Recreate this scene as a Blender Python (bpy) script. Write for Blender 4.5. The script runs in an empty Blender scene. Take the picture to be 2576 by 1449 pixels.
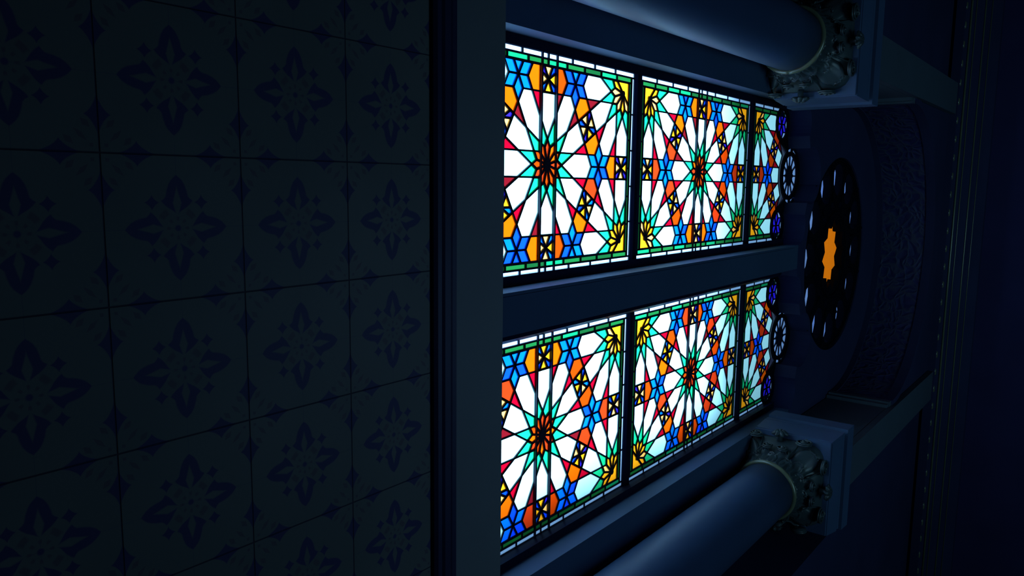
import bpy, bmesh, math, random
from mathutils import Vector, Matrix
S3 = math.sqrt(3.0)
PI = math.pi
sc = bpy.context.scene
COL = sc.collection
L = 0.45                 # metres per pattern unit (spacing of the twelve-pointed stars)
EYE = 1.5                # height of the camera above the floor

def W(x, y, z):          # pattern units measured from the eye -> metres in the room
    return Vector((x * L, y * L, z * L + EYE))

# ------------------------------------------------------------------ materials
def newmat(name):
    m = bpy.data.materials.new(name)
    m.use_nodes = True
    nt = m.node_tree
    nt.nodes.clear()
    out = nt.nodes.new('ShaderNodeOutputMaterial')
    return m, nt, out

def stone(name, col, rough=0.55, var=0.12, scale=9.0, bump=0.05, spec=0.35):
    m, nt, out = newmat(name)
    b = nt.nodes.new('ShaderNodeBsdfPrincipled')
    b.inputs['Roughness'].default_value = rough
    b.inputs['Specular IOR Level'].default_value = spec
    tc = nt.nodes.new('ShaderNodeTexCoord')
    n = nt.nodes.new('ShaderNodeTexNoise')
    n.inputs['Scale'].default_value = scale
    n.inputs['Detail'].default_value = 5
    nt.links.new(tc.outputs['Object'], n.inputs['Vector'])
    r = nt.nodes.new('ShaderNodeValToRGB')
    r.color_ramp.elements[0].position = 0.3
    r.color_ramp.elements[1].position = 0.7
    r.color_ramp.elements[0].color = (*[c * (1 - var) for c in col], 1)
    r.color_ramp.elements[1].color = (*[min(1, c * (1 + var)) for c in col], 1)
    nt.links.new(n.outputs['Fac'], r.inputs['Fac'])
    nt.links.new(r.outputs['Color'], b.inputs['Base Color'])
    if bump:
        n2 = nt.nodes.new('ShaderNodeTexNoise')
        n2.inputs['Scale'].default_value = scale * 8
        n2.inputs['Detail'].default_value = 4
        nt.links.new(tc.outputs['Object'], n2.inputs['Vector'])
        bp = nt.nodes.new('ShaderNodeBump')
        bp.inputs['Strength'].default_value = bump
        bp.inputs['Distance'].default_value = 0.01
        nt.links.new(n2.outputs['Fac'], bp.inputs['Height'])
        nt.links.new(bp.outputs['Normal'], b.inputs['Normal'])
    nt.links.new(b.outputs['BSDF'], out.inputs['Surface'])
    return m

def glass(name, t, grain=0.06):
    m, nt, out = newmat(name)
    tr = nt.nodes.new('ShaderNodeBsdfTranslucent')
    tc = nt.nodes.new('ShaderNodeTexCoord')
    n = nt.nodes.new('ShaderNodeTexNoise')
    n.inputs['Scale'].default_value = 60
    n.inputs['Detail'].default_value = 3
    nt.links.new(tc.outputs['Object'], n.inputs['Vector'])
    mr = nt.nodes.new('ShaderNodeMapRange')
    mr.inputs['From Min'].default_value = 0.25
    mr.inputs['From Max'].default_value = 0.75
    mr.inputs['To Min'].default_value = 1 - grain
    mr.inputs['To Max'].default_value = 1
    nt.links.new(n.outputs['Fac'], mr.inputs['Value'])
    mx = nt.nodes.new('ShaderNodeVectorMath')
    mx.operation = 'SCALE'
    mx.inputs[0].default_value = t
    nt.links.new(mr.outputs['Result'], mx.inputs['Scale'])
    nt.links.new(mx.outputs['Vector'], tr.inputs['Color'])
    nt.links.new(tr.outputs['BSDF'], out.inputs['Surface'])
    return m

# glass transmittances
GLASS = {
    'white': (0.40, 0.80, 1.0),
    'strip': (0.30, 0.50, 0.92),
    'amber': (0.66, 0.082, 0.001),
    'orange': (0.46, 0.036, 0.0012),
    'rust': (0.43, 0.026, 0.004),
    'yellow': (0.95, 0.36, 0.008),
    'lemon': (0.95, 0.46, 0.11),
    'red': (0.31, 0.0008, 0.012),
    'ruby': (0.12, 0.0035, 0.008),
    'aqua': (0.006, 0.40, 0.16),
    'green':  (0.006, 0.100, 0.024),
    'leaf':   (0.004, 0.060, 0.016),
    'sea': (0.004, 0.21, 0.09),
    'cyan': (0.001, 0.110, 0.98),
    'blue': (0.002, 0.045, 0.98),
    'violet': (0.020, 0.012, 0.75),
    'rosestar': (0.95, 0.19, 0.004),
    'rose':   (0.17, 0.27, 0.62),
    'dusk': (0.24, 0.40, 0.85),
}
GNAMES = list(GLASS)
GM = {k: glass('glass_' + k, v) for k, v in GLASS.items()}
M_LEAD = stone('lead', (0.010, 0.014, 0.034), 0.6, 0.1, 20, 0)
M_WOOD = stone('dark_wood', (0.006, 0.009, 0.028), 0.5, 0.2, 6, 0.03, 0.06)
M_STONE = stone('painted_stone', (0.075, 0.100, 0.135), 0.6, 0.07, 4, 0.03)
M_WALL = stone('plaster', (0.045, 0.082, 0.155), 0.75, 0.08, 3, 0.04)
M_SHAFT = stone('column_stone', (0.036, 0.068, 0.142), 0.5, 0.05, 3, 0.02)
M_CAP = stone('carved_stone', (0.046, 0.066, 0.074), 0.34, 0.15, 12, 0.04, 0.5)
M_ABA = stone('abacus_stone', (0.062, 0.105, 0.205), 0.5, 0.06, 5, 0.03)
M_TRAC = stone('carved_dark_wood', (0.004, 0.006, 0.011), 0.6, 0.15, 8, 0.02, 0.02)
M_RAIL = stone('dark_rail', (0.022, 0.026, 0.07), 0.5, 0.15, 7, 0.03)
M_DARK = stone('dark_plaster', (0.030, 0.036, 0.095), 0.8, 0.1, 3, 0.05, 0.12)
M_CEIL = stone('blue_ceiling_paint', (0.05, 0.045, 0.15), 0.8, 0.1, 3, 0.03, 0.1)
M_FLOOR = stone('floor_stone', (0.14, 0.15, 0.15), 0.5, 0.15, 2, 0.04)
M_BAND = stone('sill_stone', (0.19, 0.225, 0.21), 0.6, 0.06, 5, 0.04)
M_GILT = stone('gilt', (0.17, 0.18, 0.11), 0.22, 0.15, 14, 0.02, 0.9)

def relief_mat():
    m, nt, out = newmat('blue_relief')
    b = nt.nodes.new('ShaderNodeBsdfPrincipled')
    b.inputs['Roughness'].default_value = 0.6
    tc = nt.nodes.new('ShaderNodeTexCoord')
    v = nt.nodes.new('ShaderNodeTexVoronoi')
    v.feature = 'DISTANCE_TO_EDGE'
    v.inputs['Scale'].default_value = 22
    n = nt.nodes.new('ShaderNodeTexNoise')
    n.inputs['Scale'].default_value = 7
    mixv = nt.nodes.new('ShaderNodeMixRGB')
    mixv.inputs['Fac'].default_value = 0.18
    nt.links.new(tc.outputs['Object'], n.inputs['Vector'])
    nt.links.new(tc.outputs['Object'], mixv.inputs['Color1'])
    nt.links.new(n.outputs['Color'], mixv.inputs['Color2'])
    nt.links.new(mixv.outputs['Color'], v.inputs['Vector'])
    r = nt.nodes.new('ShaderNodeValToRGB')
    r.color_ramp.elements[0].position = 0.02
    r.color_ramp.elements[1].position = 0.14
    r.color_ramp.elements[0].color = (0.055, 0.062, 0.12, 1)
    r.color_ramp.elements[1].color = (0.025, 0.028, 0.12, 1)
    nt.links.new(v.outputs['Distance'], r.inputs['Fac'])
    nt.links.new(r.outputs['Color'], b.inputs['Base Color'])
    bp = nt.nodes.new('ShaderNodeBump')
    bp.invert = True
    bp.inputs['Strength'].default_value = 0.6
    bp.inputs['Distance'].default_value = 0.02
    nt.links.new(v.outputs['Distance'], bp.inputs['Height'])
    nt.links.new(bp.outputs['Normal'], b.inputs['Normal'])
    nt.links.new(b.outputs['BSDF'], out.inputs['Surface'])
    return m
M_RELIEF = relief_mat()

# ---- tile material: painted tiles, motif written as distance functions in tile coordinates
def tile_mat(x0, z0, ts):
    m, nt, out = newmat('painted_tiles')
    N, K = nt.nodes, nt.links
    def op(o, a, b=None, c=None):
        n = N.new('ShaderNodeMath'); n.operation = o
        for i, v in enumerate((a, b, c)):
            if v is None: continue
            if isinstance(v, (int, float)): n.inputs[i].default_value = v
            else: K.new(v, n.inputs[i])
        return n.outputs[0]
    add = lambda a, b: op('ADD', a, b)
    sub = lambda a, b: op('SUBTRACT', a, b)
    mul = lambda a, b: op('MULTIPLY', a, b)
    ab = lambda a: op('ABSOLUTE', a)
    mx = lambda a, b: op('MAXIMUM', a, b)
    mn = lambda a, b: op('MINIMUM', a, b)
    def inside(d, soft=0.006):            # d<0 inside -> 1
        n = N.new('ShaderNodeMapRange'); n.clamp = True
        K.new(d, n.inputs['Value'])
        n.inputs['From Min'].default_value = soft; n.inputs['From Max'].default_value = -soft
        n.inputs['To Min'].default_value = 0; n.inputs['To Max'].default_value = 1
        return n.outputs['Result']
    geo = N.new('ShaderNodeNewGeometry')
    sp = N.new('ShaderNodeSeparateXYZ')
    K.new(geo.outputs['Position'], sp.inputs[0])
    def cell(v, o):
        t = op('DIVIDE', sub(v, o), ts)
        return sub(op('FRACT', t), 0.5), op('FLOOR', t)
    p, ci = cell(sp.outputs['X'], x0)
    q, cj = cell(sp.outputs['Z'], z0)
    P, Q = ab(p), ab(q)
    a, b = mx(P, Q), mn(P, Q)
    # long lobed petal, half width against a
    fc = N.new('ShaderNodeFloatCurve')
    cu = fc.mapping.curves[0]
    prof = [(0, 0), (0.095, 0.0), (0.12, 0.032), (0.145, 0.072), (0.17, 0.100), (0.19, 0.116), (0.203, 0.096), (0.22, 0.082), (0.26, 0.074), (0.30, 0.060), (0.33, 0.042), (0.35, 0.022), (0.368, 0.0), (1, 0)]
    while len(cu.points) > 2: cu.points.remove(cu.points[-1])
    cu.points[0].location = prof[0]; cu.points[1].location = prof[-1]
    for x, y in prof[1:-1]: cu.points.new(x, y * 5)
    for pt in cu.points: pt.handle_type = 'VECTOR'
    fc.mapping.update()
    K.new(a, fc.inputs['Value'])
    prw = mul(fc.outputs['Value'], 0.2)
    petal = inside(sub(b, sub(prw, 0.002)))
    spin = inside(sub(b, mul(sub(1.0, ab(op('DIVIDE', sub(a, 0.175), 0.105))), 0.031)))
    petal = mul(petal, sub(1.0, spin))
    # four concave diamonds on the diagonals
    dd = sub(add(op('POWER', add(op('DIVIDE', ab(sub(P, 0.178)), 0.052), 0.0001), 0.75), op('POWER', add(op('DIVIDE', ab(sub(Q, 0.178)), 0.052), 0.0001), 0.75)), 1.0)
    dia = inside(dd, 0.08)
    # joint motifs: pairs of pointed leaves along every joint
    e = sub(0.5, a)                       # distance from the nearest joint
    along = sub(b, 0.262)
    jm = sub(add(op('POWER', add(op('DIVIDE', ab(along), 0.135), 0.0001), 0.72), op('POWER', add(op('DIVIDE', ab(e), 0.085), 0.0001), 0.72)), 1.0)
    joint = inside(jm, 0.05)
    # centre: dot, ring of dots
    r = op('SQRT', add(mul(p, p), mul(q, q)))
    dot = inside(sub(r, 0.021))
    th = op('ARCTAN2', q, p)
    w8 = op('COSINE', mul(th, 8.0))
    ringd = mul(inside(sub(ab(sub(r, 0.066)), 0.013)), inside(sub(0.35, w8), 0.2))
    ringe = mul(inside(sub(ab(sub(r, 0.135)), 0.022)), inside(sub(0.55, mul(op('COSINE', mul(th, 4.0)), -1.0)), 0.2))
    # corner sprays
    cx, cy = sub(0.5, P), sub(0.5, Q)
    dg = mul(add(cx, cy), 0.7071); dn = ab(mul(sub(cx, cy), 0.7071))
    sp1 = inside(sub(add(op('DIVIDE', ab(sub(dg, 0.155)), 0.055), op('DIVIDE', dn, 0.017)), 1.0), 0.15)
    sp2 = inside(sub(add(op('DIVIDE', ab(sub(dg, 0.185)), 0.04), op('DIVIDE', ab(sub(dn, 0.075)), 0.022)), 1.0), 0.15)
    sp3 = inside(sub(add(op('DIVIDE', ab(sub(dg, 0.065)), 0.016), op('DIVIDE', dn, 0.016)), 1.0), 0.15)
    grout = inside(sub(e, 0.0045), 0.003)
    # compose
    base = N.new('ShaderNodeTexNoise'); base.inputs['Scale'].default_value = 5
    K.new(geo.outputs['Position'], base.inputs['Vector'])
    rr = N.new('ShaderNodeValToRGB')
    rr.color_ramp.elements[0].position = 0.3; rr.color_ramp.elements[1].position = 0.72
    rr.color_ramp.elements[0].color = (0.150, 0.170, 0.138, 1); rr.color_ramp.elements[1].color = (0.185, 0.205, 0.165, 1)
    K.new(base.outputs['Fac'], rr.inputs['Fac'])
    col = rr.outputs['Color']
    def over(col, mask, c):
        n = N.new('ShaderNodeMixRGB')
        K.new(mask, n.inputs['Fac']); K.new(col, n.inputs['Color1'])
        n.inputs['Color2'].default_value = (*c, 1)
        return n.outputs['Color']
    faint = mx(mx(ringd, ringe), mx(sp1, mx(sp2, sp3)))
    col = over(col, mul(faint, 0.6), (0.120, 0.085, 0.105))
    col = over(col, mx(mx(petal, dia), mx(joint, dot)), (0.062, 0.062, 0.140))
    col = over(col, grout, (0.03, 0.035, 0.06))
    bs = N.new('ShaderNodeBsdfPrincipled')
    bs.inputs['Roughness'].default_value = 0.55
    bs.inputs['Specular IOR Level'].default_value = 0.2
    K.new(col, bs.inputs['Base Color'])
    bp = N.new('ShaderNodeBump'); bp.invert = True
    bp.inputs['Strength'].default_value = 0.5; bp.inputs['Distance'].default_value = 0.003
    K.new(grout, bp.inputs['Height']); K.new(bp.outputs['Normal'], bs.inputs['Normal'])
    K.new(bs.outputs['BSDF'], out.inputs['Surface'])
    return m

# ------------------------------------------------------------------ mesh helpers
def link(name, me, parent=None):
    o = bpy.data.objects.new(name, me)
    COL.objects.link(o)
    if parent is not None: o.parent = parent
    return o

def obj(name, bm, mats, parent=None, smooth=False, origin=None):
    me = bpy.data.meshes.new(name)
    bmesh.ops.recalc_face_normals(bm, faces=bm.faces[:])
    if origin is None: origin = Vector((0, 0, 0))
    if parent is not None: origin = parent.location if parent.parent is None else origin
    bm.transform(Matrix.Translation(-Vector(origin)))
    bm.to_mesh(me); bm.free()
    for m in (mats if isinstance(mats, (list, tuple)) else [mats]): me.materials.append(m)
    if smooth:
        for p in me.polygons: p.use_smooth = True
    o = link(name, me, parent)
    if parent is None: o.location = origin
    return o

def empty(name, loc):
    o = bpy.data.objects.new(name, None)
    COL.objects.link(o); o.location = loc
    return o

def tag(o, label=None, cat=None, group=None, kind=None):
    if label: o['label'] = label
    if cat: o['category'] = cat
    if group: o['group'] = group
    if kind: o['kind'] = kind
    return o

def box(bm, x0, x1, y0, y1, z0, z1, mi=0):
    vs = [bm.verts.new(W(x, y, z)) for x in (x0, x1) for y in (y0, y1) for z in (z0, z1)]
    for f in ((0, 1, 3, 2), (4, 6, 7, 5), (0, 4, 5, 1), (2, 3, 7, 6), (0, 2, 6, 4), (1, 5, 7, 3)):
        bm.faces.new([vs[i] for i in f]).material_index = mi

def bar2(bm, a, b, w, y0, y1):        # bar in a vertical plane from (x,z) a to b
    dx, dz = b[0] - a[0], b[1] - a[1]
    n = math.hypot(dx, dz)
    if n < 1e-6: return
    dx, dz = dx / n, dz / n
    e = w * 0.35
    ax, az, bx, bz = a[0] - dx * e, a[1] - dz * e, b[0] + dx * e, b[1] + dz * e
    px, pz = -dz * w / 2, dx * w / 2
    q = [(ax + px, az + pz), (bx + px, bz + pz), (bx - px, bz - pz), (ax - px, az - pz)]
    f = [bm.verts.new(W(x, y0, z)) for x, z in q]
    k = [bm.verts.new(W(x, y1, z)) for x, z in q]
    bm.faces.new(f); bm.faces.new(k[::-1])
    for i in range(4):
        j = (i + 1) % 4
        bm.faces.new((f[i], k[i], k[j], f[j]))

def plate(bm, outer, holes, y0, y1):   # flat plate in a vertical plane, outlines in (x,z)
    tmp = bmesh.new()
    es = []
    for loop in [outer] + holes:
        vs = [tmp.verts.new((x, 0, z)) for x, z in loop]
        for i in range(len(vs)): es.append(tmp.edges.new((vs[i], vs[(i + 1) % len(vs)])))
    bmesh.ops.triangle_fill(tmp, use_beauty=True, use_dissolve=False, edges=es, normal=(0, -1, 0))
    tmp.verts.index_update()
    fr = [bm.verts.new(W(v.co.x, y0, v.co.z)) for v in tmp.verts]
    bk = [bm.verts.new(W(v.co.x, y1, v.co.z)) for v in tmp.verts]
    for f in tmp.faces:
        ids = [v.index for v in f.verts]
        bm.faces.new([fr[i] for i in ids]); bm.faces.new([bk[i] for i in reversed(ids)])
    for e in tmp.edges:
        if len(e.link_faces) == 1:
            i, j = e.verts[0].index, e.verts[1].index
            bm.faces.new((fr[i], fr[j], bk[j], bk[i]))
    tmp.free()

def circ(cx, cz, r, n=48, a0=0.0):
    return [(cx + r * math.cos(a0 + 2 * PI * i / n), cz + r * math.sin(a0 + 2 * PI * i / n)) for i in range(n)]

def lathe(bm, cx, cy, prof, n=48):     # prof: (radius, z) in pattern units
    rings = []
    for r, z in prof:
        rings.append([bm.verts.new(W(cx + r * math.cos(2 * PI * i / n), cy + r * math.sin(2 * PI * i / n), z)) for i in range(n)])
    for a, b in zip(rings, rings[1:]):
        for i in range(n):
            j = (i + 1) % n
            bm.faces.new((a[i], a[j], b[j], b[i]))
    bm.faces.new(rings[0][::-1]); bm.faces.new(rings[-1])

def tube(bm, pts, rads, n=8):
    pts = [Vector(p) for p in pts]
    rings = []
    up = None
    for i, p in enumerate(pts):
        t = (pts[min(i + 1, len(pts) - 1)] - pts[max(i - 1, 0)]).normalized()
        if up is None:
            up = Vector((0, 0, 1)) if abs(t.z) < 0.9 else Vector((1, 0, 0))
        s = t.cross(up).normalized(); up = s.cross(t).normalized()
        r = rads[i] if isinstance(rads, (list, tuple)) else rads
        rings.append([bm.verts.new(p + (s * math.cos(2 * PI * k / n) + up * math.sin(2 * PI * k / n)) * r) for k in range(n)])
    for a, b in zip(rings, rings[1:]):
        for k in range(n):
            j = (k + 1) % n
            bm.faces.new((a[k], a[j], b[j], b[k]))
    bm.faces.new(rings[0][::-1]); bm.faces.new(rings[-1])

def sweep_x(bm, x0, x1, prof):         # horizontal moulding along X, prof: closed outline (y,z)
    a = [bm.verts.new(W(x0, y, z)) for y, z in prof]
    b = [bm.verts.new(W(x1, y, z)) for y, z in prof]
    n = len(prof)
    for i in range(n):
        j = (i + 1) % n
        bm.faces.new((a[i], a[j], b[j], b[i]))
    bm.faces.new(a[::-1]); bm.faces.new(b)

# ------------------------------------------------------------------ measured layout (pattern units)
D = 2.7466                            # glass plane
XW = (-0.1183, 1.5621)                # window axes
ZP = (3.7912, 5.8988, 8.0073)         # panel centres
MID = 0.722
YF = 2.50                             # face of the wall around the windows
YT = 1.75                             # tile plane
TS = 0.4467 * YT / 2.3
TX0 = -0.0763 * YT / 2.3
TZ0 = 1.0062 * YT / 2.3
Z_RAIL, Z_BAND, Z_SILL = 1.0201 * YT, 1.088 * YT, 1.2365 * YT
FLOOR = -EYE / L
CEIL = 12.9
COLX = (-1.185, 2.63); COLY = 2.24
JL = (-0.80, 0.566); JR = (0.800, 2.243)      # window openings in X
HEAD = 8.42                                    # level of the slab added outside to shade the glass

# ------------------------------------------------------------------ star pattern
w = 0.076
def rotp(p, a):
    c, s = math.cos(a), math.sin(a)
    return (p[0] * c - p[1] * s, p[0] * s + p[1] * c)
def pol(r, deg): return (r * math.cos(math.radians(deg)), r * math.sin(math.radians(deg)))
rA = w / math.sin(math.radians(30)); rB = w / math.sin(math.radians(45)); rC = w / math.sin(math.radians(15))
HA = w / math.sin(math.radians(60)); HT = HA * S3        # hexagram notch and tip radius
HC = 1 / S3
def clip(poly, nx, nz, d):             # keep nx*x+nz*z <= d
    outp = []
    for i in range(len(poly)):
        a, b = poly[i], poly[(i + 1) % len(poly)]
        da, db = nx * a[0] + nz * a[1] - d, nx * b[0] + nz * b[1] - d
        if da <= 1e-9: outp.append(a)
        if (da < -1e-9 and db > 1e-9) or (da > 1e-9 and db < -1e-9):
            t = da / (da - db)
            outp.append((a[0] + t * (b[0] - a[0]), a[1] + t * (b[1] - a[1])))
    res = []
    for p in outp:
        if not res or math.hypot(p[0] - res[-1][0], p[1] - res[-1][1]) > 1e-6: res.append(p)
    if len(res) > 1 and math.hypot(res[0][0] - res[-1][0], res[0][1] - res[-1][1]) < 1e-6: res.pop()
    return res
def area(p):
    return abs(sum(p[i][0] * p[(i + 1) % len(p)][1] - p[(i + 1) % len(p)][0] * p[i][1] for i in range(len(p)))) / 2

def star(kind, petal_filter=None):
    """one twelve-pointed star at the origin: list of (polygon, class)"""
    P = []
    for k in range(12):
        a = 30 * k
        P.append(([(0, 0), pol(rB, a - 15), pol(rA, a), pol(rB, a + 15)], 'kite'))
        P.append(([pol(rB, a + 15), pol(rA, a), pol(rC, a + 15), pol(rA, a + 30)], 'aqua'))
    for k in range(6):
        r0 = math.radians(60 * k)
        A = [pol(rA, 0), pol(rC, -15), (0.5 - w, -w), (0.5 - w, w), pol(rC, 15)]
        P.append(([rotp(p, r0) for p in A], 'petal'))
        hx = pol(HC, 30)
        t1 = (hx[0] - HT, hx[1]); t2 = (hx[0] + pol(HT, 240)[0], hx[1] + pol(HT, 240)[1])
        nt = pol(HC - HA, 30)
        B = [pol(rA, 30), pol(rC, 15), t2, nt, t1, pol(rC, 45)]
        P.append(([rotp(p, r0) for p in B], 'petal'))
        R1 = [pol(rC, 15), (0.5 - w, w), t2]
        P.append(([rotp(p, r0) for p in R1], 'red'))
        R2 = [(p[0], -p[1]) for p in R1]
        P.append(([rotp(p, r0) for p in R2], 'red'))
    return P
def hexstar():
    P = []
    for k in range(6):
        P.append(([(0, 0), pol(HA, 60 * k - 30), pol(HT, 60 * k), pol(HA, 60 * k + 30)], 'blue'))
    return P
def bow(deg):
    """square knot on the joint of two stars plus the two amber pieces beside it"""
    P = []; s = 0.043
    for k in range(4):
        q = [(0, 0), (w, -s), (w, s)]
        P.append(([rotp(p, k * PI / 2) for p in q], 'lemon'))
        q = [(0, 0), (w, s), (w, w), (s, w)]
        P.append(([rotp(p, k * PI / 2) for p in q], 'corner'))
    for sg in (1, -1):
        q = [(-w, sg * w), (w, sg * w), (w, sg * (HC / 2 - HT * 0.866)), (0, sg * (HC / 2 - HA)), (-w, sg * (HC / 2 - HT * 0.866))]
        P.append((q, 'amber'))
    return [([rotp(p, math.radians(deg)) for p in poly], c) for poly, c in P]

UX, UZ = 0.5 + w, S3 / 2 + w
def panel_pieces(third=False):
    out = []
    def put(lst, cx, cz, sub=None, half=None):
        for poly, c in lst:
            q = [(x + cx, z + cz) for x, z in poly]
            if half is not None: q = clip(q, half[0], half[1], half[2])
            for n in ((1, 0, UX), (-1, 0, UX), (0, 1, UZ), (0, -1, UZ)):
                if len(q) >= 3: q = clip(q, *n)
            if len(q) >= 3 and area(q) > 2e-5: out.append((q, c, (cx, cz), sub))
    put(star('c'), 0, 0, 'centre')
    for sx in (-1, 1):
        for sz in (-1, 1):
            cx, cz = sx * 0.5, sz * S3 / 2
            put(star('k'), cx, cz, 'corner', (sx, sz, sx * cx + sz * cz))
            ex, ez = sx * UX, sz * UZ
            out.append(([(ex, ez), (ex - sx * 2 * w, ez), (ex, ez - sz * 2 * w)], 'tri', (cx, cz), 'corner'))
            put(hexstar(), sx * 0.5, sz * HC / 2)
            put(bow(60 * (1 if sx * sz > 0 else 2)), sx * 0.25, sz * S3 / 4)
        put(hexstar(), 0, sx * HC)
        put(bow(0), sx * 0.5, 0)
        put(bow(0), 0, sx * S3 / 2)
    return out

def rect(a, b, c, d): return [(a, c), (b, c), (b, d), (a, d)]
def strips():
    out = []
    g0, g1, s0, s1 = 0.580, 0.616, 0.616, 0.652
    h0, h1, t0, t1 = 0.946, 0.979, 0.979, 1.016
    for sg in (-1, 1):
        n = 10
        for i in range(n):
            z0, z1 = -h1 + 2 * h1 * i / n, -h1 + 2 * h1 * (i + 1) / n
            out.append((rect(*sorted((sg * g0, sg * g1)), z0, z1), 'green', (0, 0), 'v'))
        n = 8
        for i in range(n):
            z0, z1 = -t1 + 2 * t1 * i / n, -t1 + 2 * t1 * (i + 1) / n
            out.append((rect(*sorted((sg * s0, sg * s1)), z0, z1), 'strip', (0, 0), 'v'))
        n = 6
        for i in range(n):
            x0, x1 = -g0 + 2 * g0 * i / n, -g0 + 2 * g0 * (i + 1) / n
            out.append((rect(x0, x1, *sorted((sg * h0, sg * h1))), 'green', (0, 0), 'h'))
        n = 5
        for i in range(n):
            x0, x1 = -s0 + 2 * s0 * i / n, -s0 + 2 * s0 * (i + 1) / n
            out.append((rect(x0, x1, *sorted((sg * t0, sg * t1))), 'strip', (0, 0), 'h'))
    return out

def colour(c, sub, rng, warm):
    if c == 'petal': return 'white'
    if c == 'kite':
        if sub == 'corner': return 'yellow' if rng.random() < 0.75 else 'lemon'
        return rng.choice(['amber', 'orange', 'orange', 'rust'] if warm else ['orange', 'orange', 'rust'])
    if c == 'tri': return 'yellow'
    if c == 'aqua': return 'aqua'
    if c == 'red': return 'red' if rng.random() < 0.68 else 'ruby'
    if c == 'blue': return rng.choice(['cyan', 'cyan', 'blue'])
    if c == 'corner': return rng.choice(['blue', 'cyan', 'violet'])
    if c == 'lemon': return 'lemon' if rng.random() < 0.6 else 'yellow'
    if c == 'amber': return rng.choice(['amber', 'orange', 'amber', 'rust'] if warm else ['orange', 'rust', 'amber'])
    if c == 'green': return rng.choice(['green', 'sea', 'leaf', 'green'])
    return 'strip' if c == 'strip' else c

CAME_W = 0.0105
def build_panel(wx, pz, seed, parent, third):
    rng = random.Random(seed)
    pieces = panel_pieces() + strips()
    warm = seed % 3 != 2
    if third:
        kept = []
        for q, c, ctr, sub in pieces:
            gx = sum(p[0] for p in q) / len(q); gz = sum(p[1] for p in q) / len(q)
            if sub in ('v', 'h'):
                if gz < -0.2: kept.append((q, c, ctr, sub))
                continue
            if gz > -0.12: continue
            if sub == 'centre':
                if c in ('kite', 'aqua'): continue
                if gz > -0.24: continue
                if c == 'petal':
                    ang = math.atan2(gz, gx)
                    q = clip(q, -math.cos(ang), -math.sin(ang), -0.272)
            if c == 'blue' and abs(gx) > 0.35 and gz > -0.5: continue
            if c == 'amber' and abs(gx) > 0.4 and gz > -0.3: continue
            if len(q) >= 3: kept.append((q, c, ctr, sub))
        pieces = kept
    bg, bl = bmesh.new(), bmesh.new()
    seen = set()
    for q, c, ctr, sub in pieces:
        key = colour(c, sub, rng, warm)
        vs = [bg.verts.new(W(wx + x, D, pz + z)) for x, z in q]
        bg.faces.new(vs).material_index = GNAMES.index(key)
        for i in range(len(q)):
            a, b = q[i], q[(i + 1) % len(q)]
            k = tuple(sorted(((round(a[0], 3), round(a[1], 3)), (round(b[0], 3), round(b[1], 3)))))
            if k in seen: continue
            seen.add(k)
            wd = {'blue': 0.0125, 'lemon': 0.0145, 'corner': 0.0145, 'kite': 0.0155}.get(c, CAME_W)
            bar2(bl, (wx + a[0], pz + a[1]), (wx + b[0], pz + b[1]), wd, D - 0.0065, D + 0.004)
    # wider leads between pattern, green strip, white strip
    for gx, gz in ((0.579, 0.945), (0.616, 0.979)):
        lo = -gz; hi = gz if not third else -0.25
        for sg in (-1, 1):
            bar2(bl, (wx + sg * gx, pz + lo), (wx + sg * gx, pz + hi), 0.0115, D - 0.007, D + 0.005)
        bar2(bl, (wx - gx, pz - gz), (wx + gx, pz - gz), 0.0105, D - 0.007, D + 0.005)
        if not third: bar2(bl, (wx - gx, pz + gz), (wx + gx, pz + gz), 0.0105, D - 0.007, D + 0.005)
    # lead bosses in the star centres
    cs = [(-0.5, -S3 / 2), (0.5, -S3 / 2)] + ([] if third else [(0, 0), (-0.5, S3 / 2), (0.5, S3 / 2)])
    for cx, cz in cs:
        plate(bl, circ(wx + cx, pz + cz, 0.034 if cx == 0 else 0.020, 12), [], D - 0.008, D + 0.005)
    p = obj('stained_glass_panel', bg, [GM[k] for k in GNAMES], parent)
    obj('lead_came', bl, M_LEAD, p, origin=parent.location)
    return p

# ------------------------------------------------------------------ windows
def arc(cx, cz, r, a0, a1, n):
    return [(cx + r * math.cos(math.radians(a0 + (a1 - a0) * i / n)), cz + r * math.sin(math.radians(a0 + (a1 - a0) * i / n))) for i in range(n + 1)]

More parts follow.
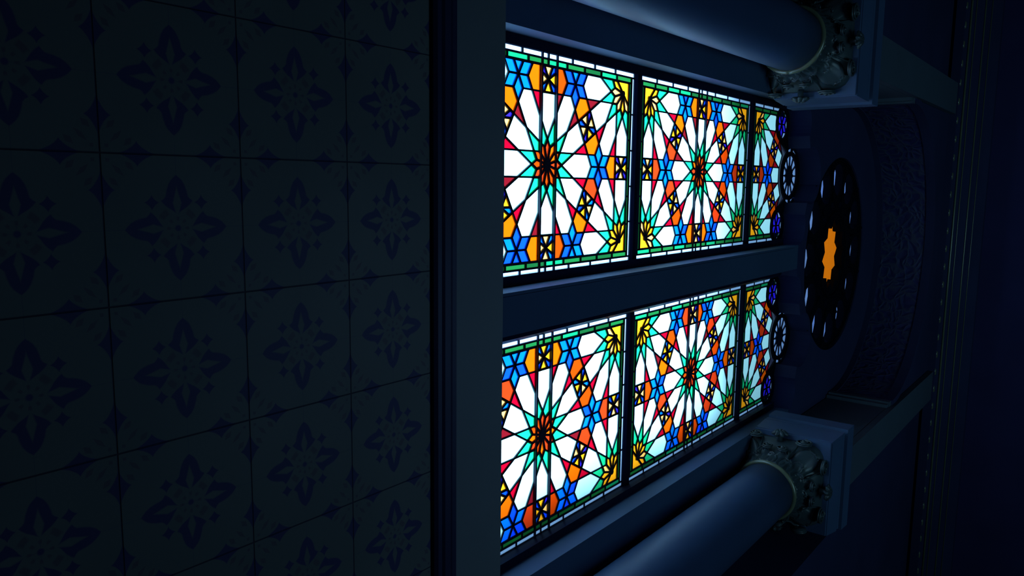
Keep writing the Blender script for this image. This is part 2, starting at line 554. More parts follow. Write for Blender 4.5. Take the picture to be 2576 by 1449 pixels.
def tracery_head(wx, pz, parent):
    """dark wooden head with three glazed roundels, in front of the top panel"""
    y0, y1 = D - 0.030, D - 0.012
    hx, hz = 0.5, -HC / 2
    o = [(0.675, hz), (0.675, hz + 0.20), (0.36, hz + 0.20), (0.31, 0.31), (-0.31, 0.31), (-0.36, hz + 0.20), (-0.675, hz + 0.20), (-0.675, hz)]
    o += arc(-hx, hz, 0.168, 185, 330, 14)
    o += arc(0, 0, 0.262, 208, 332, 18)
    o += arc(hx, hz, 0.168, 210, 355, 14)
    out = [(wx + x, pz + z) for x, z in o]
    holes = [[(wx + x, pz + z) for x, z in circ(0, 0, 0.205, 48)]]
    for s in (-1, 1): holes.append([(wx + x, pz + z) for x, z in circ(s * hx, hz, 0.136, 36)])
    for a0, a1 in ((-22, 3), (8, 36), (144, 172), (177, 202)):
        h = arc(0, 0, 0.245, a0, a1, 8) + arc(0, 0, 0.275, a1, a0, 8)
        holes.append([(wx + x, pz + z) for x, z in h])
    bm = bmesh.new()
    plate(bm, out, holes, y0, y1)
    head = obj('tracery_head', bm, M_TRAC, parent)
    # central roundel: twelve pale petals round a dark hub
    bg, bl = bmesh.new(), bmesh.new()
    for k in range(12):
        a0, a1 = 30 * k, 30 * k + 30
        q = arc(0, 0, 0.206, a0, a1, 6) + [pol(0.10, a1 - 6), pol(0.088, a0 + 15), pol(0.10, a0 + 6)]
        bg.faces.new([bg.verts.new(W(wx + x, D - 0.008, pz + z)) for x, z in q]).material_index = 0
        bar2(bl, (wx + pol(0.085, a0)[0], pz + pol(0.085, a0)[1]), (wx + pol(0.206, a0)[0], pz + pol(0.206, a0)[1]), 0.013, D - 0.02, D - 0.002)
    for k in range(4):
        a0, a1 = ((-22, 3), (8, 36), (144, 172), (177, 202))[k]
        q = arc(0, 0, 0.240, a0 - 2, a1 + 2, 8) + arc(0, 0, 0.282, a1 + 2, a0 - 2, 8)
        bg.faces.new([bg.verts.new(W(wx + x, D - 0.008, pz + z)) for x, z in q]).material_index = 0
    hub = []
    for k in range(24): hub.append(pol(0.118 if k % 2 == 0 else 0.092, 15 * k))
    plate(bl, [(wx + x, pz + z) for x, z in hub], [], D - 0.02, D - 0.002)
    for s in (-1, 1):
        for k in range(6):
            q = [(0, 0), pol(HA, 60 * k - 30), pol(HT, 60 * k), pol(HA, 60 * k + 30)]
            bg.faces.new([bg.verts.new(W(wx + s * hx + x, D - 0.008, pz + hz + z)) for x, z in q]).material_index = 1
            for i in range(4):
                a, b = q[i], q[(i + 1) % 4]
                bar2(bl, (wx + s * hx + a[0], pz + hz + a[1]), (wx + s * hx + b[0], pz + hz + b[1]), 0.011, D - 0.018, D - 0.004)
            q = [pol(HA, 60 * k + 30), pol(HT, 60 * k)] + arc(0, 0, 0.158, 60 * k, 60 * k + 60, 6)[1:-1] + [pol(HT, 60 * k + 60)]
            bg.faces.new([bg.verts.new(W(wx + s * hx + x, D - 0.008, pz + hz + z)) for x, z in q]).material_index = 0
    r = obj('roundel_glass', bg, [GM['dusk'], GM['violet']], parent)
    obj('lead_came', bl, M_LEAD, r, origin=parent.location)
    return head

def build_window(name, wx, x0, x1, i0, i1, seed, label):
    root = empty(name, W(wx, D, Z_SILL))
    tag(root, label, 'window', 'twin stained glass windows', 'structure')
    yi = 2.64; yo = D + 0.035
    bm = bmesh.new()
    zb = ZP[0] - 1.054 - 0.06
    # outer frame: stiles, sill rail and head rail, with a splayed inner edge
    ge = 0.650
    zt = ZP[2] - HC / 2 - 0.03
    def stile(xo, s, xi):
        q = [(xo, yi), (xi, yi), (wx + s * ge, D - 0.02), (wx + s * ge, D + 0.03), (wx + s * (ge + 0.01), yo), (xo, yo)]
        a = [bm.verts.new(W(x, y, zb)) for x, y in q]; b = [bm.verts.new(W(x, y, zt)) for x, y in q]
        for i in range(6):
            j = (i + 1) % 6
            bm.faces.new((a[i], a[j], b[j], b[i]))
        bm.faces.new(a[::-1]); bm.faces.new(b)
    stile(x0, -1, i0); stile(x1, 1, i1)
    box(bm, wx - ge, wx + ge, yi, yo, zb, ZP[0] - 1.012)
    obj('window_frame', bm, M_WOOD, root)
    for k in (0, 1):
        zc = (ZP[k] + ZP[k + 1]) / 2
        bm = bmesh.new()
        q = [(D - 0.026, zc - 0.028), (D - 0.030, zc), (D - 0.026, zc + 0.030), (D - 0.008, zc + 0.043), (D + 0.002, zc + 0.043), (D + 0.002, zc - 0.041), (D - 0.008, zc - 0.041)]
        sweep_x(bm, wx - ge, wx + ge, q)
        obj('transom', bm, M_WOOD, root)
    for k in range(3):
        p = build_panel(wx, ZP[k], seed + k, root, k == 2)
        for sg in ((-1, 1) if k < 2 else ()):
            bm = bmesh.new()
            zz = ZP[k] + sg * w
            box(bm, wx - ge, wx + ge, D - 0.017, D - 0.007, zz - 0.007, zz + 0.007)
            obj('saddle_bar', bm, M_LEAD, root)
    tracery_head(wx, ZP[2], root)
    return root

build_window('window_1', XW[0], JL[0], JL[1], -0.742, 0.506, 3, 'tall stained glass window in the upper half of the photo, stars brightly lit right across')
build_window('window_2', XW[1], JR[0], JR[1], 0.868, 2.186, 10, 'tall stained glass window in the lower half of the photo, glass dimmer along its outer edge')

# ------------------------------------------------------------------ walls
RX, RZ, RR = 0.745, 9.03, 1.08                    # rose window centre height and radius
YB = D + 0.10                          # outer side of the window wall
bm = bmesh.new()
XA, XB = -4.6, 6.2
# niche wall round the twin windows; the upper plate ends in three-lobed heads over each opening
ZH = ZP[2] - HC / 2
def head(wx, x0, x1):
    pz, q = ZP[2], [(x0, ZH)]
    q += [(wx - 0.5 + 0.183 * math.cos(math.radians(a)), ZH + 0.183 * math.sin(math.radians(a))) for a in range(172, 51, -12)]
    q += [(wx + 0.288 * math.cos(math.radians(a)), pz + 0.288 * math.sin(math.radians(a))) for a in range(200, -21, -11)]
    q += [(wx + 0.5 + 0.183 * math.cos(math.radians(a)), ZH + 0.183 * math.sin(math.radians(a))) for a in range(128, 7, -12)]
    return q + [(x1, ZH)]
box(bm, XA, JL[0], YF, YB, Z_SILL - 0.3, ZH)
box(bm, JR[1], XB, YF, YB, Z_SILL - 0.3, ZH)
box(bm, JL[1], JR[0], YF, YB, Z_SILL - 0.3, ZH)
box(bm, JL[0], JL[1], YF, YB, Z_SILL - 0.3, ZP[0] - 1.115)
box(bm, JR[0], JR[1], YF, YB, Z_SILL - 0.3, ZP[0] - 1.115)
for x0, x1 in ((JL[1], 0.583), (0.586, 0.604)):          # small mouldings on the pier
    box(bm, x0, x1, YF - 0.007, YF, Z_SILL, 7.6)
b2 = bmesh.new()
plate(b2, [(XA, ZH)] + head(XW[0], JL[0], JL[1] + 0.003) + head(XW[1], JR[0] - 0.003, JR[1]) + [(XB, ZH), (XB, CEIL), (XA, CEIL)], [circ(RX, RZ, RR, 72)], YF, YB)
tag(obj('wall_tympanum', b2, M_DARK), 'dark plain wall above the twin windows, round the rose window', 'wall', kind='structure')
# unseen outside embrasure: deep right jamb, slab added to shade twin lights, deep head
box(bm, 2.30, XB, YB, D + 1.05, Z_SILL - 2, CEIL)
box(bm, XA, -2.2, YB, D + 1.05, Z_SILL - 2, CEIL)
box(bm, -2.2, 2.30, YB, D + 1.05, HEAD, HEAD + 0.012)
box(bm, -2.2, 2.30, YB, D + 1.05, RZ + RR - 0.05, CEIL)
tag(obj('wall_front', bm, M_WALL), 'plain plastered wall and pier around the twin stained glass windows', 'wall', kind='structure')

# front plane: tiled wall, sill ledge, side walls beyond the columns, wall above the arch
AR_IN, AR_SPR = 1.665, 9.15
YA = 1.86
bm = bmesh.new()
box(bm, XA, XB, YT, YT + 0.3, FLOOR, Z_RAIL)
me_tile = tile_mat(TX0 * L, TZ0 * L + EYE, TS * L)
tag(obj('wall_tiled', bm, me_tile), 'lower wall of square painted tiles with a dark four-petalled flower on each', 'wall', kind='structure')

bm = bmesh.new()
q = [(YT - 0.012, Z_RAIL), (YT - 0.02, Z_RAIL + 0.012), (YT - 0.02, Z_RAIL + 0.03), (YT - 0.010, Z_RAIL + 0.036), (YT - 0.018, Z_RAIL + 0.048), (YT - 0.018, Z_RAIL + 0.075),
     (YT - 0.008, Z_RAIL + 0.081), (YT - 0.012, Z_RAIL + 0.09), (YT - 0.012, Z_RAIL + 0.11), (YT - 0.002, Z_BAND), (YT + 0.3, Z_BAND), (YT + 0.3, Z_RAIL)]
sweep_x(bm, XA, XB, q)
tag(obj('trim_1', bm, M_RAIL), 'dark moulded rail running along the top of the painted tiles', 'trim', kind='structure')

bm = bmesh.new()
sweep_x(bm, XA, XB, [(YT, Z_BAND), (YT, Z_SILL - 0.006), (YT + 0.006, Z_SILL), (YF + 0.01, Z_SILL), (YF + 0.01, Z_BAND)])
tag(obj('trim_2', bm, M_BAND), 'pale plain stone sill ledge above the dark rail, under the windows', 'trim', kind='structure')

bm = bmesh.new()
for s in (-1, 1):
    xo = MID + s * 2.53
    xe = XA if s < 0 else XB
    box(bm, *sorted((xo, xe)), YA + 0.06, YF, Z_SILL, CEIL)                      # side wall beyond each column
    box(bm, *sorted((MID + s * 2.05, xo)), YA + 0.06, YF, 7.30, CEIL)
# wall above the arch: spandrel with a semicircular opening
outl = [(MID - AR_IN, AR_SPR)] + [(MID - AR_IN * math.cos(PI * i / 40), AR_SPR + AR_IN * math.sin(PI * i / 40)) for i in range(1, 40)] + [(MID + AR_IN, AR_SPR)]
outl += [(MID + 2.05, AR_SPR), (MID + 2.05, CEIL), (MID - 2.05, CEIL), (MID - 2.05, AR_SPR)]
plate(bm, outl, [], YA, YF)
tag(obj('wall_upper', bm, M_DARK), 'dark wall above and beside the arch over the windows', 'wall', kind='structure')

# archivolt: relief-covered soffit lining inside the arch, with a plain rim on both edges
bm = bmesh.new()
n = 48
def arcstrip(r0, r1, y0, y1, mi):
    rings = []
    for i in range(n + 1):
        a = PI * i / n
        c, s_ = -math.cos(a), math.sin(a)
        rings.append([bm.verts.new(W(MID + r * c, y, AR_SPR + r * s_)) for r, y in ((r0, y0), (r1, y0), (r1, y1), (r0, y1))])
    for a, b in zip(rings, rings[1:]):
        for k in range(4):
            j = (k + 1) % 4
            bm.faces.new((a[k], a[j], b[j], b[k])).material_index = mi
    bm.faces.new(rings[0]); bm.faces.new(rings[-1][::-1])
arcstrip(AR_IN - 0.035, AR_IN + 0.02, YA + 0.07, YF - 0.07, 0)
arcstrip(AR_IN - 0.05, AR_IN + 0.02, YA - 0.03, YA + 0.07, 1)
arcstrip(AR_IN - 0.05, AR_IN + 0.02, YF - 0.07, YF, 1)
tag(obj('trim_3', bm, [M_RELIEF, M_DARK]), 'blue relief-carved underside of the round arch over the rose window', 'arch', kind='structure')

# impost blocks and pilaster strips standing over each column
for s, side in ((-1, 'top'), (1, 'bottom')):
    bm = bmesh.new()
    cx = MID + s * 1.86
    box(bm, cx - 0.19, cx + 0.19, YA - 0.07, YA - 0.006, 7.30, 11.27)
    box(bm, *sorted((MID + s * (AR_IN + 0.005), MID + s * 2.042)), YA, YF - 0.012, 7.30, AR_SPR - 0.155)
    box(bm, *sorted((MID + s * (AR_IN - 0.05), MID + s * 2.02)), YA - 0.02, YF - 0.012, AR_SPR - 0.09, AR_SPR - 0.005)
    box(bm, *sorted((MID + s * (AR_IN - 0.03), MID + s * 2.02)), YA - 0.01, YF - 0.012, AR_SPR - 0.155, AR_SPR - 0.09)
    o = obj('pilaster', bm, M_STONE, origin=W(cx, YA, 7.30))
    tag(o, 'plain flat pilaster strip rising above the capital of the column at the photo\'s %s edge' % side, 'pilaster', 'pilasters over the columns')

# cornice
bm = bmesh.new()
zc = 11.28
prof = [(YA + 0.02, zc)]
for y, z in ((YA - 0.08, zc), (YA - 0.08, zc + 0.05), (YA - 0.05, zc + 0.06), (YA - 0.05, zc + 0.12), (YA - 0.12, zc + 0.15), (YA - 0.12, zc + 0.22), (YA - 0.16, zc + 0.24), (YA - 0.16, zc + 0.32),
             (YA - 0.24, zc + 0.38), (YA - 0.24, zc + 0.46), (YA - 0.30, zc + 0.48), (YA - 0.30, zc + 0.56), (YA - 0.40, zc + 0.66), (YA - 0.40, zc + 0.78), (YA + 0.02, zc + 0.78)):
    prof.append((y, z))
sweep_x(bm, XA, XB, prof)
tag(obj('trim_4', bm, M_DARK), 'dark stepped cornice running along the wall above the arch', 'cornice', kind='structure')
root = empty('trim_5', W(MID, YA - 0.08, zc + 0.09))
tag(root, 'row of small glinting beads along the lower cornice', 'trim', kind='structure')
bm = bmesh.new()
for i in range(46):
    x = XA + 0.2 + i * 0.235
    pts = [W(x - 0.055, YA - 0.058, zc + 0.09), W(x - 0.03, YA - 0.066, zc + 0.09), W(x + 0.03, YA - 0.066, zc + 0.09), W(x + 0.055, YA - 0.058, zc + 0.09)]
    tube(bm, pts, [0.004, 0.011, 0.011, 0.004], 8)
o = obj('bead_row', bm, M_GILT, root, True)
bm = bmesh.new()
for dy, dz, r in ((-0.125, 0.15, 0.006), (-0.165, 0.24, 0.003), (-0.245, 0.38, 0.0045), (-0.305, 0.48, 0.0025)):
    tube(bm, [W(XA, YA + dy, zc + dz), W(MID, YA + dy, zc + dz), W(XB, YA + dy, zc + dz)], r * 0.9, 8)
obj('fillet', bm, M_GILT, root, True)

# remaining room
bm = bmesh.new(); box(bm, XA, XB, -8, D + 1.05, FLOOR - 0.3, FLOOR)
tag(obj('floor', bm, M_FLOOR), 'dark stone floor of the hall', 'floor', kind='structure')
bm = bmesh.new(); box(bm, XA - 0.3, XB + 0.3, -8.3, D + 1.05, CEIL, CEIL + 0.3)
tag(obj('ceiling', bm, M_CEIL), 'dark ceiling high above the cornice', 'ceiling', kind='structure')
bm = bmesh.new(); box(bm, XA - 0.3, XA, -8.3, D + 1.05, FLOOR - 0.3, CEIL)
tag(obj('wall_left', bm, M_DARK), 'dark side wall of the hall beyond the column at the top edge', 'wall', kind='structure')
bm = bmesh.new(); box(bm, XB, XB + 0.3, -8.3, D + 1.05, FLOOR - 0.3, CEIL)
tag(obj('wall_right', bm, M_DARK), 'dark side wall of the hall beyond the column at the bottom edge', 'wall', kind='structure')
bm = bmesh.new(); box(bm, XA, XB, -8.3, -8, FLOOR - 0.3, CEIL)
tag(obj('wall_rear', bm, M_DARK), 'dark wall of the hall behind the viewer', 'wall', kind='structure')
# masonry under the sill so daylight stays outside
bm = bmesh.new(); box(bm, XA, XB, YT + 0.3, YF, FLOOR, Z_BAND); box(bm, XA, XB, YF, YB, FLOOR, Z_SILL - 0.3)
tag(obj('wall_core', bm, M_DARK), 'solid masonry behind the painted tiles', 'wall', kind='structure')

# ------------------------------------------------------------------ rose window
def build_rose():
    root = empty('window_3', W(RX, YF + 0.1, RZ))
    tag(root, 'round carved rose window under the arch, glowing orange star at its centre', 'window', kind='structure')
    y0, y1 = YF + 0.03, YF + 0.114
    R = RR - 0.004
    C = lambda pts: [(RX + x, RZ + z) for x, z in pts]
    holes = [C([pol(0.40 if k % 2 == 0 else 0.32, 15 * k + 7) for k in range(24)])]
    for k in range(12):
        a = 30 * k
        h = [pol(0.995, a - 6), pol(1.01, a), pol(0.995, a + 6), pol(0.93, a + 10.5), pol(0.80, a + 11), pol(0.70, a + 7), pol(0.66, a), pol(0.70, a - 7), pol(0.80, a - 11), pol(0.93, a - 10.5)]
        holes.append(C(h))
        holes.append(C([(pol(0.565, a + 15)[0] + x, pol(0.565, a + 15)[1] + z) for x, z in circ(0, 0, 0.06, 14)]))
        holes.append(C([(pol(0.98, a + 15)[0] + x, pol(0.98, a + 15)[1] + z) for x, z in circ(0, 0, 0.035, 10)]))
    bm = bmesh.new()
    plate(bm, C(circ(0, 0, R, 72)), holes, y0, y1)
    obj('carved_tracery', bm, M_TRAC, root)
    # raised rings and a carved bead round every opening
    bm = bmesh.new()
    for r, t in ((1.055, 0.022), (0.475, 0.022)):
        pts = [W(RX + r * math.cos(2 * PI * i / 64), y0, RZ + r * math.sin(2 * PI * i / 64)) for i in range(65)]
        tube(bm, pts, t * L, 8)
    obj('ring_moulding', bm, M_TRAC, root, True)
    bm = bmesh.new()
    for k in range(12):
        for r in (0.62, 1.04):
            p0 = pol(r * 0.98, 30 * k + 15); p1 = pol(r * 1.0 if r > 1 else 0.70, 30 * k + 15)
            tube(bm, [W(RX + p0[0], y0, RZ + p0[1]), W(RX + p1[0], y0 - 0.012, RZ + p1[1]), W(RX + p1[0] * 1.04, y0, RZ + p1[1] * 1.04)], [0.01 * L, 0.024 * L, 0.008 * L], 8)
    obj('carved_bead', bm, M_TRAC, root, True)
    # glass behind the tracery
    bg = bmesh.new()
    def ringpoly(r0, r1, key, m=48):
        for i in range(m):
            a0, a1 = 2 * PI * i / m, 2 * PI * (i + 1) / m
            q = [(r0 * math.cos(a0), r0 * math.sin(a0)), (r1 * math.cos(a0), r1 * math.sin(a0)), (r1 * math.cos(a1), r1 * math.sin(a1)), (r0 * math.cos(a1), r0 * math.sin(a1))]
            bg.faces.new([bg.verts.new(W(RX + x, y1 - 0.004, RZ + z)) for x, z in q]).material_index = key
    ringpoly(0.45, R, 0)
    bg.faces.new([bg.verts.new(W(RX + x, y1 - 0.004, RZ + z)) for x, z in circ(0, 0, 0.449, 36)]).material_index = 1
    obj('rose_glass', bg, [GM['rose'], GM['rosestar']], root)
build_rose()

# ------------------------------------------------------------------ columns
Z_RING, Z_AB0, Z_AB1 = 6.42, 6.81, 7.296
def leaf_mesh(bm, ang, z0, h, wid, r0, flare, curl):
    """acanthus leaf on a bell: ribbed strip that bends outwards at its tip"""
    nu, nv = 8, 12
    grid = []
    for j in range(nv + 1):
        t = j / nv
        hw = wid * (0.55 + 0.55 * math.sin(PI * min(1, t * 0.85 + 0.12))) * (1 if t < 0.75 else math.cos((t - 0.75) / 0.25 * PI / 2 * 0.72))
        hw *= 1 + 0.035 * math.cos(t * 18)
        z = z0 + h * t
        push = 0.0
        if t > 0.62:
            c = (t - 0.62) / 0.38
            push = curl * c * c
            z -= h * 0.22 * c * c * c
        row = []
        for i in range(nu + 1):
            s = (i / nu - 0.5) * 2
            a = ang + s * hw / r0
            rr = bell_radius(z - Z_RING, a) + push + 0.010 + 0.014 * (1 - s * s) + 0.007 * math.cos(s * PI * 3)
            row.append((rr, a, z))
        grid.append(row)
    F = [[bm.verts.new(W(r * math.cos(a), r * math.sin(a), z) - W(0, 0, 0)) for r, a, z in row] for row in grid]
    B = [[bm.verts.new(W((r - 0.022) * math.cos(a), (r - 0.022) * math.sin(a), z) - W(0, 0, 0)) for r, a, z in row] for row in grid]
    for j in range(nv):
        for i in range(nu):
            bm.faces.new((F[j][i], F[j][i + 1], F[j + 1][i + 1], F[j + 1][i]))
            bm.faces.new((B[j][i], B[j + 1][i], B[j + 1][i + 1], B[j][i + 1]))
    for j in range(nv):
        for i in (0, nu):
            bm.faces.new((F[j][i], F[j + 1][i], B[j + 1][i], B[j][i]))
    for i in range(nu):
        for j in (0, nv):
            bm.faces.new((F[j][i], F[j][i + 1], B[j][i + 1], B[j][i]))

def spiral(bm, c, ax, up, R, turns, rad, n=40, out=None, lift=0.0):
    pts, rads = [], []
    for i in range(n + 1):
        t = i / n
        a = turns * 2 * PI * t
        r = R * (1 - 0.86 * t)
        p = c + ax * (r * math.cos(a)) + up * (r * math.sin(a))
        if out is not None: p = p + out * (lift * t)
        pts.append(p); rads.append(rad * (1 - 0.45 * t))
    tube(bm, pts, rads, 8)

BELL = ((0.0, 0.245, 2), (0.06, 0.25, 2), (0.15, 0.262, 2.1), (0.225, 0.292, 2.6), (0.285, 0.340, 3.6), (0.33, 0.375, 5), (0.40, 0.388, 6.5))
def bell_re(z):
    z = min(max(z, 0.0), 0.3999)
    for a, b in zip(BELL, BELL[1:]):
        if z <= b[0]:
            t = (z - a[0]) / (b[0] - a[0])
            return a[1] + (b[1] - a[1]) * t, a[2] + (b[2] - a[2]) * t
def bell_radius(z, ang):
    r, e = bell_re(z)
    return r / (abs(math.cos(ang)) ** e + abs(math.sin(ang)) ** e) ** (1 / e)
def bell_depth(s, z):                  # distance of the bell face from the axis plane at sideways offset s
    r, e = bell_re(z)
    return max(0.2, (max(r ** e - abs(s) ** e, 0.02 ** e)) ** (1 / e))

def build_column(cx, label):
    O = W(cx, COLY, 0)
    root = empty('column', W(cx, COLY, Z_SILL))
    tag(root, label, 'column', 'stone columns flanking the windows', 'thing')
    off = Vector((cx * L, COLY * L, 0))
    # base
    bm = bmesh.new()
    h = 0.36
    box(bm, cx - h, cx + h, COLY - h, min(COLY + h, YF - 0.012), Z_SILL, Z_SILL + 0.12)
    obj('plinth', bm, M_STONE, root)
    bm = bmesh.new()
    lathe(bm, cx, COLY, [(0.345, Z_SILL + 0.12), (0.36, Z_SILL + 0.16), (0.345, Z_SILL + 0.20), (0.29, Z_SILL + 0.215), (0.285, Z_SILL + 0.25), (0.31, Z_SILL + 0.27), (0.31, Z_SILL + 0.30), (0.268, Z_SILL + 0.32)])
    obj('base_moulding', bm, M_STONE, root, True)
    bm = bmesh.new()
    prof = [(0.258, Z_SILL + 0.30)]
    for i in range(1, 9):
        t = i / 8
        prof.append((0.258 - 0.014 * t * t, Z_SILL + 0.30 + (Z_RING - Z_SILL - 0.30) * t))
    lathe(bm, cx, COLY, prof, 72)
    obj('shaft', bm, M_SHAFT, root, True)
    bm = bmesh.new()
    tube(bm, [W(cx + 0.252 * math.cos(2 * PI * i / 64), COLY + 0.252 * math.sin(2 * PI * i / 64), Z_RING + 0.012) for i in range(65)], 0.020 * L, 10)
    obj('necking_ring', bm, M_GILT, root, True)
    # bell: round at the necking, swelling to a rounded square under the abacus
    bm = bmesh.new()
    rings = []
    for z, r, e in BELL:
        ring = []
        for i in range(64):
            a = 2 * PI * i / 64
            c_, s_ = math.cos(a), math.sin(a)
            k = r / (abs(c_) ** e + abs(s_) ** e) ** (1 / e)
            ring.append(bm.verts.new(W(cx + k * c_, COLY + k * s_, Z_RING + z)))
        rings.append(ring)
    for p, q in zip(rings, rings[1:]):
        for i in range(64):
            j = (i + 1) % 64
            bm.faces.new((p[i], p[j], q[j], q[i]))
    bm.faces.new(rings[0][::-1]); bm.faces.new(rings[-1])
    obj('capital_bell', bm, M_CAP, root, True)
    tr = Matrix.Translation(off)
    def leaf(ang, z0, h, wid, r0, fl, cu):
        if math.sin(ang) > 0.75: return
        bm = bmesh.new()
        leaf_mesh(bm, ang, z0, h, wid, r0, fl, cu)
        bm.transform(Matrix.Translation(Vector((off.x, off.y, EYE))))
        o = obj('acanthus_leaf', bm, M_CAP, root, True)
    for k in range(12): leaf(2 * PI * k / 12, Z_RING + 0.020, 0.150, 0.062, 0.255, 0.0, 0.040)
    for k in range(12): leaf(2 * PI * (k + 0.5) / 12, Z_RING + 0.03, 0.205, 0.060, 0.262, 0.0, 0.042)
    for k in range(4): leaf(PI / 4 + PI / 2 * k, Z_RING + 0.10, 0.245, 0.085, 0.30, 0.0, 0.03)
    # scrolls curling up from the leaves: a volute near each corner, small inner scrolls, a flower on each side
    def scroll(bm, base, tan, nrm, s0, z0, n0, sc_, zc_, n1, R, turns, rad, outward):
        """stalk that rises from (s0,z0), passes over the top of the scroll centre and winds in"""
        pts, rads = [], []
        top = (sc_, zc_ + R)
        ctrl = (s0 + 0.25 * (sc_ - s0), zc_ + R) if outward else (s0, zc_ + R)
        for i in range(13):
            t = i / 12
            x = (1 - t) ** 2 * s0 + 2 * t * (1 - t) * ctrl[0] + t * t * top[0]
            z = (1 - t) ** 2 * z0 + 2 * t * (1 - t) * ctrl[1] + t * t * top[1]
            pts.append((x, z, max(bell_depth(x, z - Z_RING), n0 + (n1 - n0) * t) + 0.006)); rads.append(rad * (0.75 + 0.35 * t))
        sg = 1 if (top[0] > s0) else -1
        n = int(22 * turns)
        for i in range(1, n + 1):
            t = i / n
            a = PI / 2 - sg * turns * 2 * PI * t
            r = R * (1 - 0.84 * t)
            pts.append((sc_ + r * math.cos(a), zc_ + r * math.sin(a), n1 + 0.008 * t)); rads.append(rad * (1.1 - 0.5 * t))
        tube(bm, [base + tan * (x * L) + Vector((0, 0, z * L)) + nrm * (nn * L) for x, z, nn in pts], [r * L for r in rads], 8)
        c = base + tan * (sc_ * L) + Vector((0, 0, zc_ * L))
        tube(bm, [c + nrm * ((n1 - 0.016) * L), c + nrm * ((n1 - 0.005) * L)], [R * 0.99 * L, R * 0.93 * L], 20)
        tube(bm, [c + nrm * (n1 * L), c + nrm * ((n1 + 0.016) * L), c + nrm * ((n1 + 0.024) * L)], [0.015 * L, 0.015 * L, 0.006 * L], 10)
    for k in (0, 2, 3):
        a = PI / 2 * k
        nrm = Vector((math.cos(a), math.sin(a), 0)); tan = Vector((-math.sin(a), math.cos(a), 0))
        for sg in (-1, 1):
            bm = bmesh.new()
            scroll(bm, O, tan * sg, nrm, 0.125, Z_RING + 0.13, 0.285, 0.215, Z_AB0 - 0.092, 0.405, 0.072, 2.0, 0.0095, True)
            obj('volute', bm, M_CAP, root, True)
            bm = bmesh.new()
            scroll(bm, O, tan * sg, nrm, 0.140, Z_RING + 0.10, 0.285, 0.070, Z_AB0 - 0.200, 0.350, 0.048, 1.7, 0.0085, False)
            obj('inner_scroll', bm, M_CAP, root, True)
        bm = bmesh.new()
        up = Vector((0, 0, 1))
        c = O + nrm * (0.432 * L) + up * ((Z_AB0 - 0.075) * L)
        for j in range(7):
            d = tan * math.cos(2 * PI / 7 * j) + up * math.sin(2 * PI / 7 * j)
            tube(bm, [c, c + d * (0.036 * L) + nrm * (0.016 * L), c + d * (0.072 * L) + nrm * (0.002 * L)], [0.014 * L, 0.026 * L, 0.009 * L], 8)
        tube(bm, [c - nrm * (0.06 * L), c + nrm * (0.024 * L), c + nrm * (0.032 * L)], [0.026 * L, 0.02 * L, 0.008 * L], 10)
        obj('carved_flower', bm, M_CAP, root, True)
    # abacus: deep top slab, two grooves, and a sloping lower face; its back end is let into the wall
    bm = bmesh.new()
    yb = YF - 0.012
    def slab(h0, z0, h1, z1):
        vs = []
        for h, z in ((h0, z0), (h1, z1)):
            vs.append([bm.verts.new(W(x, y, z)) for x, y in ((cx - h, COLY - h), (cx + h, COLY - h), (cx + h, yb), (cx - h, yb))])
        for i in range(4):
            j = (i + 1) % 4
            bm.faces.new((vs[0][i], vs[0][j], vs[1][j], vs[1][i]))
        bm.faces.new(vs[0][::-1]); bm.faces.new(vs[1])
    for q in ((0.424, Z_AB0 - 0.016, 0.428, Z_AB0), (0.415, Z_AB0, 0.415, Z_AB0 + 0.010), (0.432, Z_AB0 + 0.010, 0.456, Z_AB0 + 0.225), (0.412, Z_AB0 + 0.225, 0.412, Z_AB0 + 0.252),
              (0.450, Z_AB0 + 0.252, 0.456, Z_AB0 + 0.288), (0.418, Z_AB0 + 0.288, 0.418, Z_AB0 + 0.322), (0.474, Z_AB0 + 0.322, 0.480, Z_AB1)): slab(*q)
    obj('abacus', bm, M_ABA, root)
    lim = (YF - 0.012 - COLY) * L              # the back of the column is cut off at the wall face
    for ch in root.children:
        for v in ch.data.vertices:
            if v.co.y > lim: v.co.y = lim
    return root
build_column(COLX[0], 'round stone column cut off by the top edge of the photo, carved capital partly seen')
build_column(COLX[1], 'round stone column at the bottom edge of the photo, carved scroll capital seen whole')

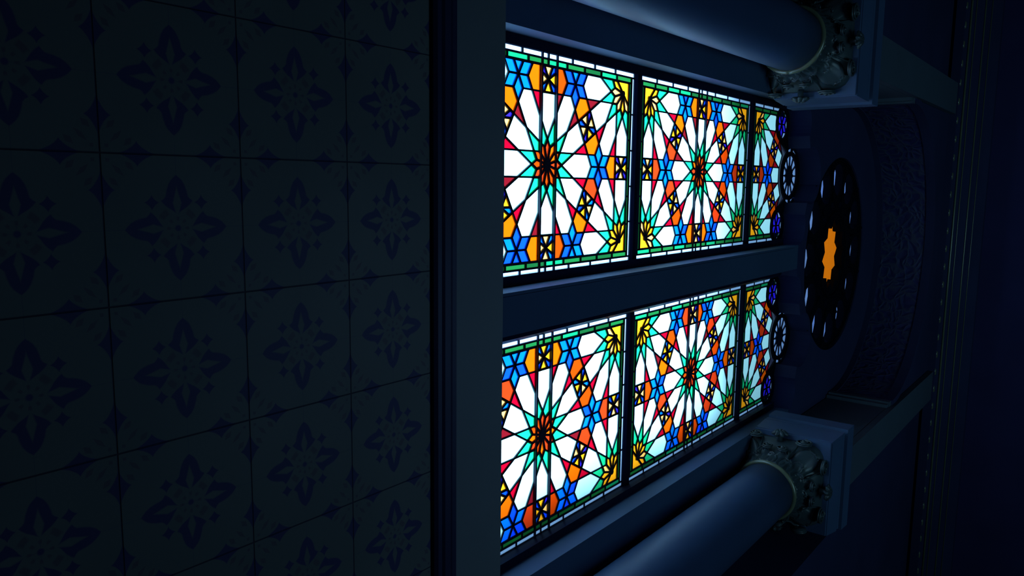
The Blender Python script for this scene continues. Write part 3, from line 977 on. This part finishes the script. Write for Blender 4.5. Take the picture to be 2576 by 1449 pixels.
# ------------------------------------------------------------------ daylight and added room fill
wd = bpy.data.worlds.new('sky'); sc.world = wd
wd.use_nodes = True
bg = wd.node_tree.nodes.get('Background') or wd.node_tree.nodes.new('ShaderNodeBackground')
bg.inputs['Color'].default_value = (0.78, 1.0, 0.98, 1)
bg.inputs['Strength'].default_value = 1.15
sun = bpy.data.lights.new('sun', 'SUN')
sun.energy = 34; sun.angle = math.radians(13); sun.color = (0.75, 0.92, 1.12)
so = bpy.data.objects.new('sun', sun); COL.objects.link(so)
el, az = math.radians(63.5), math.radians(19.5)
dirv = Vector((math.sin(az) * math.cos(el), math.cos(az) * math.cos(el), math.sin(el)))    # towards the sun
so.rotation_euler = dirv.to_track_quat('Z', 'Y').to_euler()
so.location = W(3, 12, 20)
def area(name, size, energy, col, loc, aim, spread=180):
    lamp = bpy.data.lights.new(name, 'AREA')
    lamp.shape = 'DISK'; lamp.size = size; lamp.energy = energy; lamp.color = col; lamp.spread = math.radians(spread)
    lo = bpy.data.objects.new(name, lamp); COL.objects.link(lo)
    lo.location = loc
    lo.rotation_euler = (aim - loc).to_track_quat('-Z', 'Y').to_euler()
area('tile_fill', 0.5, 2.05, (0.27, 0.54, 1.0), W(MID + 0.2, -1.2, 3.5), W(MID, 1.75, 2.2))  # added soft fill behind the camera to brighten tiles and sill
area('upper_fill', 1.6, 5.6, (0.40, 0.90, 1.20), W(MID + 0.8, -6.0, 4.0), W(MID, 2.0, 10.5), 100)  # added fill from far back for columns and upper wall, no window there

# ------------------------------------------------------------------ camera
cam = bpy.data.cameras.new('camera')
cam.sensor_width = 36; cam.sensor_fit = 'HORIZONTAL'
cam.lens = 1932.7879 / 2576 * 36
cam.clip_start = 0.02
co = bpy.data.objects.new('camera', cam); COL.objects.link(co)
Xr = Vector((-0.01152406, -0.78301529, 0.62189569)); Yd = Vector((0.99094542, -0.09214494, -0.09765493)); Zf = Vector((0.13376984, 0.6151393, 0.7769873))
M = Matrix((Xr, -Yd, -Zf)).transposed().to_4x4()
M.translation = Vector((0, 0, EYE))
co.matrix_world = M
sc.camera = co

sc.view_settings.view_transform = 'Standard'
sc.view_settings.look = 'None'
sc.view_settings.gamma = 1
sc.view_settings.exposure = 0
sc.view_settings.use_curve_mapping = False
